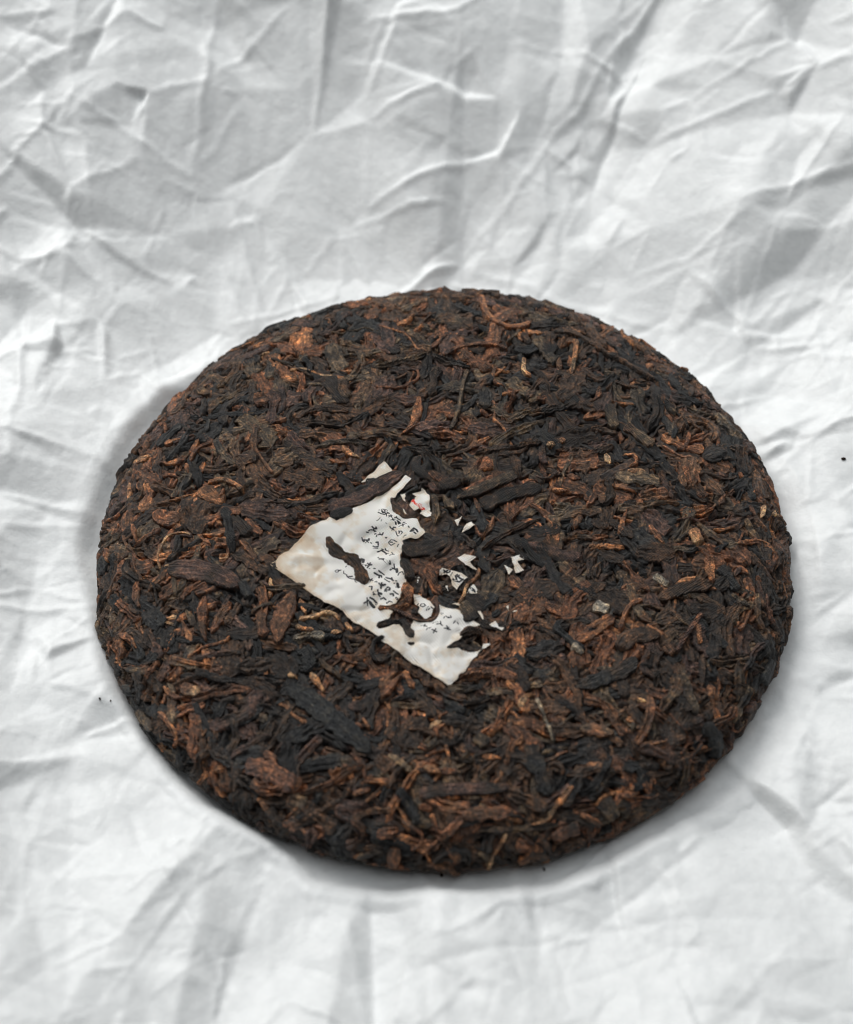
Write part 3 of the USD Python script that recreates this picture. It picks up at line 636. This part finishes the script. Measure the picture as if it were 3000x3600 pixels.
def writing(path, strokes, look):
    shapes = []
    for v_, lst in strokes.items():
        for pts, w in lst:
            line = LineString(on_cake(src(v_, pts)))
            shapes.append(line.buffer(w / VIEW[v_][2] / 12.2 / 2 * 1.35, quad_segs=3))
    u_ = unary_union(shapes).intersection(area.buffer(-.05)).simplify(.012)
    V, F, n0 = [], [], 0
    for g in getattr(u_, 'geoms', [u_]):
        if g.geom_type != 'Polygon' or g.area < .004: continue
        g = g.segmentize(.35)
        v2, f2 = trimesh.creation.triangulate_polygon(g, engine='earcut')
        V.append(lift(v2[:, 0], v2[:, 1], at_ticket(v2[:, 0], v2[:, 1], .045))); F.append(np.asarray(f2) + n0); n0 += len(v2)
    V, F = np.vstack(V), np.vstack(F)
    a = np.cross(V[F[:, 1]] - V[F[:, 0]], V[F[:, 2]] - V[F[:, 0]])[:, 2] < 0
    F[a] = F[a][:, ::-1]
    return obj(path, V, F, look)


writing('/World/tea_cake/paper_ticket/handwriting', INK, 'black_ink')
writing('/World/tea_cake/paper_ticket/red_seal_mark', RED, 'red_ink')

# leaves traced one by one: view, path, width mm, tone, second tone, shape
HAND = [('T', [(440, 590), (510, 690), (590, 725), (640, 800), (668, 890)], 3.6, 'D', 'B', 'strip'), ('T', [(440, 410), (600, 370), (720, 300), (830, 230), (905, 190)], 4.6, 'P', 'K', 'smooth'),
        ('T', [(450, 470), (520, 450), (600, 430)], 3.0, 'K', 'K', 'smooth'), ('T', [(925, 860), (935, 940), (945, 1005)], 3.8, 'R', 'O', 'bud'), ('T', [(748, 1030), (850, 1030), (945, 1000)], 1.8, 'R', 'O', 'strip'),
        ('T', [(815, 1030), (900, 1060), (1000, 1095), (1080, 1090), (1120, 1040), (1100, 965)], 1.2, 'B', 'P', 'stem'), ('T', [(740, 1150), (820, 1120), (895, 1110)], 1.9, 'K', 'D', 'strip'), ('T', [(890, 1080), (930, 1150), (970, 1205)], 2.5, 'D', 'K', 'strip'),
        ('T', [(930, 1242), (980, 1235)], .8, 'K', 'D', 'strip'), ('T', [(1170, 1275), (1260, 1262), (1350, 1300)], 1.9, 'D', 'K', 'strip'), ('T', [(1255, 1215), (1330, 1170), (1400, 1190)], 2.6, 'D', 'B', 'strip'),
        ('T', [(835, 345), (880, 430), (930, 465), (1000, 440)], 2.1, 'B', 'D', 'strip'), ('T', [(920, 360), (985, 345)], 2.4, 'K', 'K', 'strip'), ('T', [(950, 1030), (1000, 1040)], 2.4, 'K', 'D', 'strip'), ('T', [(900, 640), (980, 680), (1080, 660), (1160, 610)], 5.0, 'D', 'K', 'smooth'), ('T', [(890, 720), (930, 770), (950, 850)], 3.0, 'K', 'D', 'smooth'),
        ('T', [(1085, 320), (1110, 420), (1100, 520)], 2.4, 'D', 'G', 'strip'), ('T', [(1060, 780), (1090, 870), (1150, 940)], 2.6, 'R', 'B', 'strip'), ('T', [(1270, 990), (1310, 1060), (1330, 1120)], 4.2, 'K', 'G', 'smooth'), ('T', [(1190, 560), (1200, 640), (1130, 710), (1050, 740)], 1.7, 'D', 'B', 'strip'),
        ('M', [(325, 85), (500, 98), (650, 135), (778, 205)], 7.0, 'P', 'D', 'smooth'), ('M', [(785, 165), (835, 275)], 3.0, 'K', 'S', 'smooth'), ('M', [(560, 250), (545, 380), (570, 545)], 3.3, 'R', 'B', 'bud'), ('M', [(725, 285), (650, 390), (600, 495)], 3.2, 'R', 'B', 'bud'), ('M', [(775, 285), (720, 380), (690, 440)], 2.4, 'D', 'B', 'strip'),
        ('M', [(900, 190), (920, 300), (905, 400), (930, 505)], 3.2, 'B', 'R', 'strip'), ('M', [(845, 350), (900, 320), (985, 305)], 1.3, 'G', 'B', 'stem'), ('M', [(1110, 235), (1055, 350), (1020, 450), (1010, 560)], 6.0, 'R', 'B', 'bud'), ('M', [(930, 205), (1050, 205), (1185, 190)], 2.0, 'G', 'D', 'strip'),
        ('M', [(1135, 405), (1220, 390), (1290, 358), (1350, 360), (1390, 400)], 1.6, 'T', 'O', 'stem'), ('M', [(1120, 440), (1180, 470), (1235, 470)], 1.3, 'O', 'T', 'stem'), ('M', [(1335, 482), (1410, 482)], 1.7, 'T', 'O', 'bud'), ('M', [(1425, 400), (1470, 465)], 1.3, 'O', 'T', 'stem'), ('M', [(1100, 530), (1180, 510), (1305, 500)], 2.6, 'G', 'W', 'strip'),
        ('M', [(455, 640), (540, 575), (620, 560), (700, 530), (712, 500)], 1.0, 'O', 'R', 'stem'), ('M', [(480, 652), (600, 622), (795, 605)], 2.0, 'D', 'P', 'strip'), ('M', [(385, 640), (470, 670), (600, 682)], 1.5, 'O', 'R', 'strip'), ('B', [(1235, 895), (1340, 955), (1500, 1085), (1640, 1200), (1760, 1310)], 6.6, 'S', 'S', 'smooth'),
        ('M', [(155, 165), (140, 250), (172, 335)], 2.5, 'B', 'R', 'bud'), ('M', [(100, 300), (125, 350), (178, 360)], 1.2, 'D', 'B', 'stem'), ('M', [(38, 690), (120, 700), (225, 700)], 2.0, 'R', 'B', 'strip'), ('M', [(405, 815), (535, 845)], 3.4, 'T', 'R', 'smooth'), ('M', [(1670, 510), (1600, 540), (1590, 620), (1650, 660), (1705, 610)], 1.5, 'D', 'K', 'stem'), ('M', [(1635, 830), (1700, 750), (1760, 700)], 3.0, 'B', 'R', 'bud'),
        ('L', [(715, 1235), (780, 1300), (860, 1325)], 5.0, 'B', 'O', 'smooth'), ('L', [(745, 1215), (830, 1198), (920, 1230), (972, 1275)], 1.7, 'O', 'G', 'stem'), ('L', [(820, 1305), (855, 1238)], 1.7, 'R', 'O', 'bud'), ('L', [(855, 1365), (880, 1480), (905, 1645)], 2.8, 'K', 'S', 'strip'), ('L', [(890, 1340), (980, 1310), (1055, 1288)], 2.4, 'D', 'K', 'strip'), ('L', [(1215, 1372), (1400, 1320), (1558, 1278)], 2.6, 'D', 'K', 'strip'),
        ('L', [(435, 1385), (500, 1440), (590, 1420)], 5.0, 'R', 'B', 'smooth'), ('L', [(298, 1475), (312, 1590)], 1.8, 'R', 'O', 'bud'), ('L', [(285, 1612), (380, 1550), (465, 1490)], 1.6, 'B', 'R', 'strip'), ('L', [(272, 1215), (263, 1325)], 1.5, 'O', 'T', 'bud'), ('L', [(800, 945), (850, 1050), (925, 1115)], 2.4, 'G', 'S', 'strip'), ('L', [(1055, 855), (1040, 1000), (1042, 1105)], 2.4, 'D', 'B', 'strip'), ('L', [(1045, 1015), (1100, 1090), (1155, 1165)], 1.3, 'R', 'B', 'stem'),
        ('L', [(640, 885), (580, 1000), (495, 1095)], 2.4, 'K', 'S', 'strip'), ('L', [(648, 1095), (690, 1010), (785, 978)], 1.2, 'R', 'B', 'stem'), ('L', [(618, 1095), (632, 1165)], 1.6, 'R', 'O', 'bud'), ('L', [(495, 1705), (600, 1630), (725, 1568)], 2.0, 'K', 'D', 'strip'), ('L', [(795, 1622), (830, 1605), (875, 1612)], 1.6, 'O', 'R', 'stem'), ('L', [(815, 1662), (885, 1660)], 2.3, 'T', 'O', 'strip'), ('L', [(955, 1565), (1055, 1705)], 2.2, 'B', 'R', 'strip'), ('L', [(1415, 1002), (1560, 968), (1755, 982)], 2.2, 'K', 'G', 'strip'),
        ('L', [(1515, 862), (1640, 832), (1755, 788)], 2.0, 'D', 'K', 'strip'), ('L', [(95, 1495), (150, 1460), (222, 1402)], 1.1, 'R', 'B', 'stem'), ('L', [(118, 1705), (155, 1640)], 2.4, 'O', 'G', 'bud'),
        ('U', [(688, 165), (720, 270), (790, 330), (880, 350), (995, 318)], 2.0, 'R', 'O', 'stem'), ('U', [(555, 150), (692, 162)], 1.8, 'O', 'B', 'strip'), ('U', [(165, 352), (250, 300), (275, 278)], 2.3, 'O', 'R', 'bud'), ('U', [(275, 385), (332, 338)], 1.5, 'R', 'O', 'strip'), ('U', [(605, 615), (570, 720), (550, 850), (495, 985)], 1.6, 'G', 'D', 'stem'), ('U', [(305, 775), (292, 880), (262, 960), (188, 1022)], 3.0, 'R', 'O', 'bud'),
        ('U', [(1272, 435), (1260, 550), (1240, 635)], 1.7, 'G', 'O', 'stem'), ('U', [(955, 535), (948, 620), (995, 665)], 1.4, 'O', 'T', 'stem'), ('U', [(782, 585), (758, 670), (835, 712)], 1.4, 'R', 'B', 'stem'), ('U', [(735, 1082), (850, 1010), (970, 960), (1085, 918)], 3.0, 'G', 'D', 'strip'), ('U', [(845, 935), (960, 880), (1085, 862)], 2.8, 'G', 'B', 'strip'), ('U', [(1050, 870), (1150, 850), (1275, 818)], 2.5, 'K', 'D', 'strip'),
        ('U', [(645, 1132), (830, 1090), (1065, 1068)], 2.2, 'D', 'B', 'strip'), ('U', [(1085, 1080), (1145, 1082)], 2.4, 'O', 'T', 'bud'), ('U', [(1165, 1048), (1210, 1062)], 2.0, 'R', 'T', 'bud'), ('U', [(1448, 1125), (1485, 1195)], 2.0, 'T', 'T', 'bud'), ('U', [(1555, 1140), (1620, 1128), (1645, 1180), (1595, 1215)], 1.2, 'R', 'O', 'stem'), ('U', [(1475, 825), (1490, 900), (1512, 975)], 3.5, 'G', 'K', 'smooth'), ('U', [(1565, 955), (1640, 1000), (1745, 1085)], 3.5, 'G', 'B', 'smooth'),
        ('U', [(1125, 390), (1240, 400), (1400, 470), (1560, 550), (1700, 640), (1755, 672)], 1.8, 'D', 'B', 'stem'), ('U', [(-5, 602), (150, 560), (355, 518)], 2.6, 'D', 'G', 'strip'), ('U', [(375, 528), (500, 570), (625, 602)], 2.6, 'K', 'D', 'strip'), ('U', [(495, 505), (600, 460), (740, 455), (855, 482)], 1.5, 'B', 'R', 'stem'), ('U', [(885, 468), (960, 490), (1035, 468)], 3.5, 'K', 'S', 'smooth'), ('U', [(1415, 705), (1400, 780), (1345, 825)], 2.0, 'B', 'R', 'bud'),
        ('U', [(365, 1235), (430, 1280), (485, 1305)], 3.0, 'R', 'B', 'smooth'), ('U', [(685, 1232), (765, 1218)], 1.4, 'O', 'R', 'bud'), ('U', [(535, 1405), (620, 1370), (830, 1290), (905, 1255)], 3.5, 'D', 'G', 'smooth'), ('U', [(685, 1455), (850, 1380), (1065, 1328)], 4.5, 'D', 'K', 'smooth'), ('U', [(425, 1342), (565, 1298)], 3.5, 'D', 'K', 'smooth'), ('U', [(1115, 1340), (1245, 1372)], 1.7, 'O', 'R', 'bud'), ('U', [(1485, 1328), (1645, 1372)], 1.8, 'O', 'R', 'bud'),
        ('U', [(765, 1495), (740, 1580), (685, 1645)], 2.0, 'B', 'R', 'bud'), ('U', [(1395, 1365), (1335, 1465)], 2.2, 'R', 'B', 'bud'), ('U', [(685, 1725), (850, 1620), (1055, 1528)], 1.8, 'D', 'B', 'strip'),
        ('R', [(295, 572), (400, 558), (525, 562)], 2.2, 'O', 'B', 'strip'), ('R', [(315, 515), (425, 478)], 2.0, 'B', 'R', 'strip'), ('R', [(668, 425), (720, 500), (765, 555)], 2.2, 'O', 'R', 'bud'), ('R', [(1050, 605), (1048, 700), (1072, 785)], 3.0, 'R', 'O', 'bud'), ('R', [(935, 445), (985, 540)], 3.5, 'O', 'T', 'smooth'), ('R', [(498, 1075), (520, 980), (570, 910), (635, 888)], 1.6, 'R', 'O', 'stem'), ('R', [(645, 1058), (700, 1070), (775, 1105)], 1.8, 'O', 'R', 'strip'),
        ('R', [(835, 1215), (920, 1080), (995, 975)], 1.5, 'P', 'R', 'stem'), ('R', [(968, 1045), (982, 1165)], 1.5, 'O', 'R', 'stem'), ('R', [(325, 915), (425, 955)], 4.0, 'W', 'G', 'smooth'), ('R', [(695, 735), (795, 805)], 2.4, 'W', 'D', 'strip'), ('R', [(725, 882), (900, 820), (1065, 788)], 4.2, 'B', 'D', 'smooth'), ('R', [(1095, 685), (1170, 760), (1215, 835)], 3.0, 'K', 'S', 'strip'), ('R', [(1175, 848), (1295, 935)], 2.0, 'K', 'G', 'strip'),
        ('R', [(1215, 542), (1310, 530), (1390, 550), (1435, 622)], 2.0, 'R', 'O', 'strip'), ('R', [(1330, 845), (1340, 950), (1402, 1095)], 2.6, 'G', 'B', 'bud'), ('R', [(1400, 845), (1420, 950), (1462, 1055)], 1.8, 'R', 'P', 'strip'), ('R', [(1285, 305), (1340, 400), (1392, 482)], 1.2, 'B', 'R', 'stem'), ('R', [(1370, 312), (1368, 385)], 2.0, 'O', 'T', 'bud'), ('R', [(888, 75), (922, 185)], 1.8, 'R', 'O', 'strip'), ('R', [(948, 105), (982, 175)], 1.6, 'R', 'B', 'strip'),
        ('R', [(498, 1205), (560, 1120), (640, 1108), (745, 1122)], 5.0, 'D', 'B', 'smooth'), ('R', [(215, 1425), (380, 1380), (520, 1320), (585, 1235)], 4.5, 'S', 'D', 'smooth'), ('R', [(265, 1498), (400, 1540), (470, 1650), (525, 1725)], 3.0, 'B', 'R', 'strip'), ('R', [(1000, 1215), (998, 1425)], 2.2, 'B', 'D', 'bud'), ('R', [(1060, 1555), (1090, 1640), (1068, 1728)], 2.3, 'O', 'R', 'strip'), ('R', [(245, 1688), (350, 1700), (455, 1712)], 3.8, 'O', 'B', 'bud'), ('R', [(595, 1508), (655, 1522)], 1.2, 'T', 'T', 'bud'),
        ('R', [(1178, 1655), (1240, 1550), (1305, 1415)], 2.4, 'G', 'K', 'strip'), ('R', [(1435, 1262), (1375, 1405)], 4.0, 'S', 'K', 'smooth'), ('R', [(195, 1165), (265, 1225)], 2.2, 'W', 'G', 'strip'), ('R', [(765, 1165), (825, 1228)], 3.6, 'R', 'B', 'smooth'), ('R', [(55, 205), (185, 226)], 1.7, 'O', 'R', 'bud'),
        ('F', [(735, 132), (900, 110), (1085, 162)], 3.0, 'R', 'B', 'strip'), ('F', [(245, 275), (330, 170), (375, 125)], 3.2, 'B', 'R', 'bud'), ('F', [(385, 85), (445, 195)], 2.0, 'R', 'O', 'strip'), ('F', [(1105, 338), (1130, 270), (1195, 238)], 1.8, 'O', 'T', 'strip'), ('F', [(1198, 265), (1260, 400), (1315, 535)], 1.2, 'G', 'W', 'stem'), ('F', [(285, 615), (380, 680), (435, 725)], 2.0, 'G', 'T', 'strip'), ('F', [(505, 698), (615, 735)], 2.6, 'O', 'T', 'bud'), ('F', [(865, 628), (988, 652)], 1.8, 'O', 'O', 'bud'), ('F', [(145, 770), (298, 782)], 1.8, 'O', 'R', 'strip'),
        ('F', [(1010, 695), (1040, 600), (1072, 525)], 2.0, 'B', 'R', 'strip'), ('F', [(1078, 565), (1125, 515)], 1.8, 'R', 'O', 'strip'), ('F', [(475, 862), (700, 830), (1045, 820)], 3.6, 'D', 'P', 'smooth'), ('F', [(1465, 455), (1685, 492)], 3.6, 'R', 'G', 'bud'), ('F', [(825, 505), (905, 565)], 4.0, 'G', 'K', 'smooth'), ('F', [(1168, 1048), (1260, 1030), (1330, 930), (1425, 805)], 1.8, 'O', 'G', 'strip'), ('F', [(735, 1005), (830, 980), (1035, 980)], 3.8, 'R', 'B', 'smooth'), ('F', [(855, 1092), (1100, 1080), (1345, 1050)], 2.2, 'D', 'G', 'strip'),
        ('F', [(475, 938), (565, 952)], 1.8, 'R', 'O', 'strip'), ('F', [(558, 975), (582, 1085)], 1.6, 'R', 'O', 'strip'), ('F', [(332, 1185), (318, 1315)], 3.8, 'R', 'B', 'smooth'), ('F', [(95, 1252), (265, 1218)], 2.2, 'G', 'D', 'strip'), ('F', [(215, 1112), (355, 1088)], 3.0, 'R', 'B', 'strip'), ('F', [(1468, 985), (1530, 1010), (1605, 1055)], 1.6, 'R', 'G', 'stem'), ('F', [(1605, 895), (1650, 960), (1692, 1015)], 5.0, 'G', 'D', 'smooth'), ('F', [(1285, 1132), (1475, 1068)], 4.0, 'R', 'D', 'smooth'), ('F', [(85, 415), (132, 455)], 1.3, 'R', 'O', 'stem'), ('F', [(128, 385), (172, 455)], 1.3, 'R', 'O', 'stem'), ('F', [(345, 825), (420, 930), (472, 1055)], 3.0, 'S', 'K', 'strip'),
        ('B', [(975, 1388), (1150, 1430), (1285, 1535)], 6.0, 'P', 'R', 'smooth'), ('B', [(925, 1458), (1085, 1535)], 3.0, 'K', 'D', 'strip'), ('B', [(855, 1585), (790, 1500), (780, 1430), (855, 1398)], 2.2, 'R', 'O', 'strip'), ('B', [(698, 1505), (755, 1425)], 1.8, 'O', 'R', 'strip'), ('B', [(1305, 1562), (1500, 1500), (1640, 1410), (1725, 1388)], 2.0, 'B', 'R', 'strip'), ('B', [(1645, 1562), (1755, 1528)], 1.6, 'R', 'O', 'stem'), ('B', [(448, 1055), (520, 1130), (560, 1220), (528, 1285)], 2.0, 'R', 'O', 'strip'), ('B', [(468, 1005), (492, 935)], 1.4, 'O', 'R', 'stem'), ('B', [(315, 1045), (360, 1110), (425, 1155)], 3.5, 'D', 'G', 'smooth'), ('B', [(1245, 825), (1305, 842)], 2.2, 'T', 'O', 'bud')]
scatter(950, -.85, .05, 12, lr, [.50, .24, .06, .10, .10], mode=.9)
scatter(420, -.7, .05, 30, lr, [.34, .0, .12, .18, .36], mode=.9)
hr = np.random.default_rng(8)
first_hand = len(leaves)
for view, pts, w, c1, c2, kind in HAND:
    path = on_cake(src(view, pts))
    if lay(path, w, np.array(PAL[c1]) * 1.15, np.array(PAL[c2]) * 1.15, hr.uniform(.1, .4), hr, kind):
        k = len(leaves) - 1
        if w >= 1.5: protect[(own == k) & (protect == 0)] = 2
last_hand = len(leaves)
scatter(90, .1, .8, 3, lr, [.55, .15, .08, .1, .12], mode=.6, rmin=.8)
scatter(120, -.2, .1, 60, lr, [.25, .0, .2, .15, .40], mode=.04)

# what shows of each leaf decides which are parts of their own
cnt = np.bincount(own[own >= 0].ravel(), minlength=len(leaves)).astype(float)
yy = np.broadcast_to(axis_[:, None], own.shape)
cy = np.bincount(own[own >= 0].ravel(), weights=yy[own >= 0].ravel(), minlength=len(leaves)) / np.maximum(cnt, 1)
seen = cnt * (1 - cy / 420)
order = np.argsort(-seen)
single = set(order[:300].tolist())
nv, buf = 0, {k: [] for k in ('v', 'f', 'tint', 'fiber', 'press')}
for k, lf in enumerate(leaves):
    if cnt[k] < 3: continue
    v3 = lift(lf['x'][:, 0], lf['x'][:, 1], lf['x'][:, 2])
    v3[:, 2] = np.maximum(v3[:, 2], .15)
    if k in single:
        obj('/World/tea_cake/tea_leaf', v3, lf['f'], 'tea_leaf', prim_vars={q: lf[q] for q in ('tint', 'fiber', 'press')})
    else:
        buf['v'].append(v3); buf['f'].append(lf['f'] + nv); nv += len(v3)
        for q in ('tint', 'fiber', 'press'): buf[q].append(lf[q])
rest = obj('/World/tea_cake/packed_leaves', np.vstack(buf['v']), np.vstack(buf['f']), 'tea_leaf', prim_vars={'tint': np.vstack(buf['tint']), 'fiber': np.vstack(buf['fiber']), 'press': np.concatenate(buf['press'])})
tag(rest, kind='stuff')
print('leaves', len(leaves), 'seen', int((cnt >= 3).sum()), 'triangles', sum(len(f) for f in buf['f']), 'paper', 2 * len(quads))

# ------------------------------------------------------------------ crumbs of tea lying on the paper
for px, size, label in (((1553, 3078), .75, 'tiny dark tea crumb on the shaded paper in front of the cake, left of two'), ((1913, 3058), .65, 'tiny dark tea crumb on the shaded paper in front of the cake, right of two'),
                        ((351, 2457), .55, 'tiny elongated tea crumb on the paper left of the cake, farther from its edge'), ((389, 2464), .4, 'tinier tea crumb on the paper left of the cake, nearer its edge'),
                        ((2967, 1614), .85, 'lone blurred dark tea crumb on the paper far right of the cake')):
    q = on_plane([px])[0]
    for _ in range(6): q = on_plane([px], float(paper_z(q[0], q[1])))[0]
    ball = trimesh.creation.icosphere(2, 1.0)
    bv = np.array(ball.vertices); cr = np.random.default_rng(int(px[0]))
    bv *= (1 + .18 * cr.normal(0, 1, (len(bv), 1))); bv = bv * np.array([size * .75, size * .45, size * .35])
    a = cr.uniform(0, 3.1); bv = bv @ np.array([[math.cos(a), math.sin(a), 0], [-math.sin(a), math.cos(a), 0], [0, 0, 1]])
    tag(obj('/World/tea_crumb', bv + np.array([q[0], q[1], float(paper_z(q[0], q[1])) + size * .25]), np.array(ball.faces), 'tea_dust'), label, 'crumb')
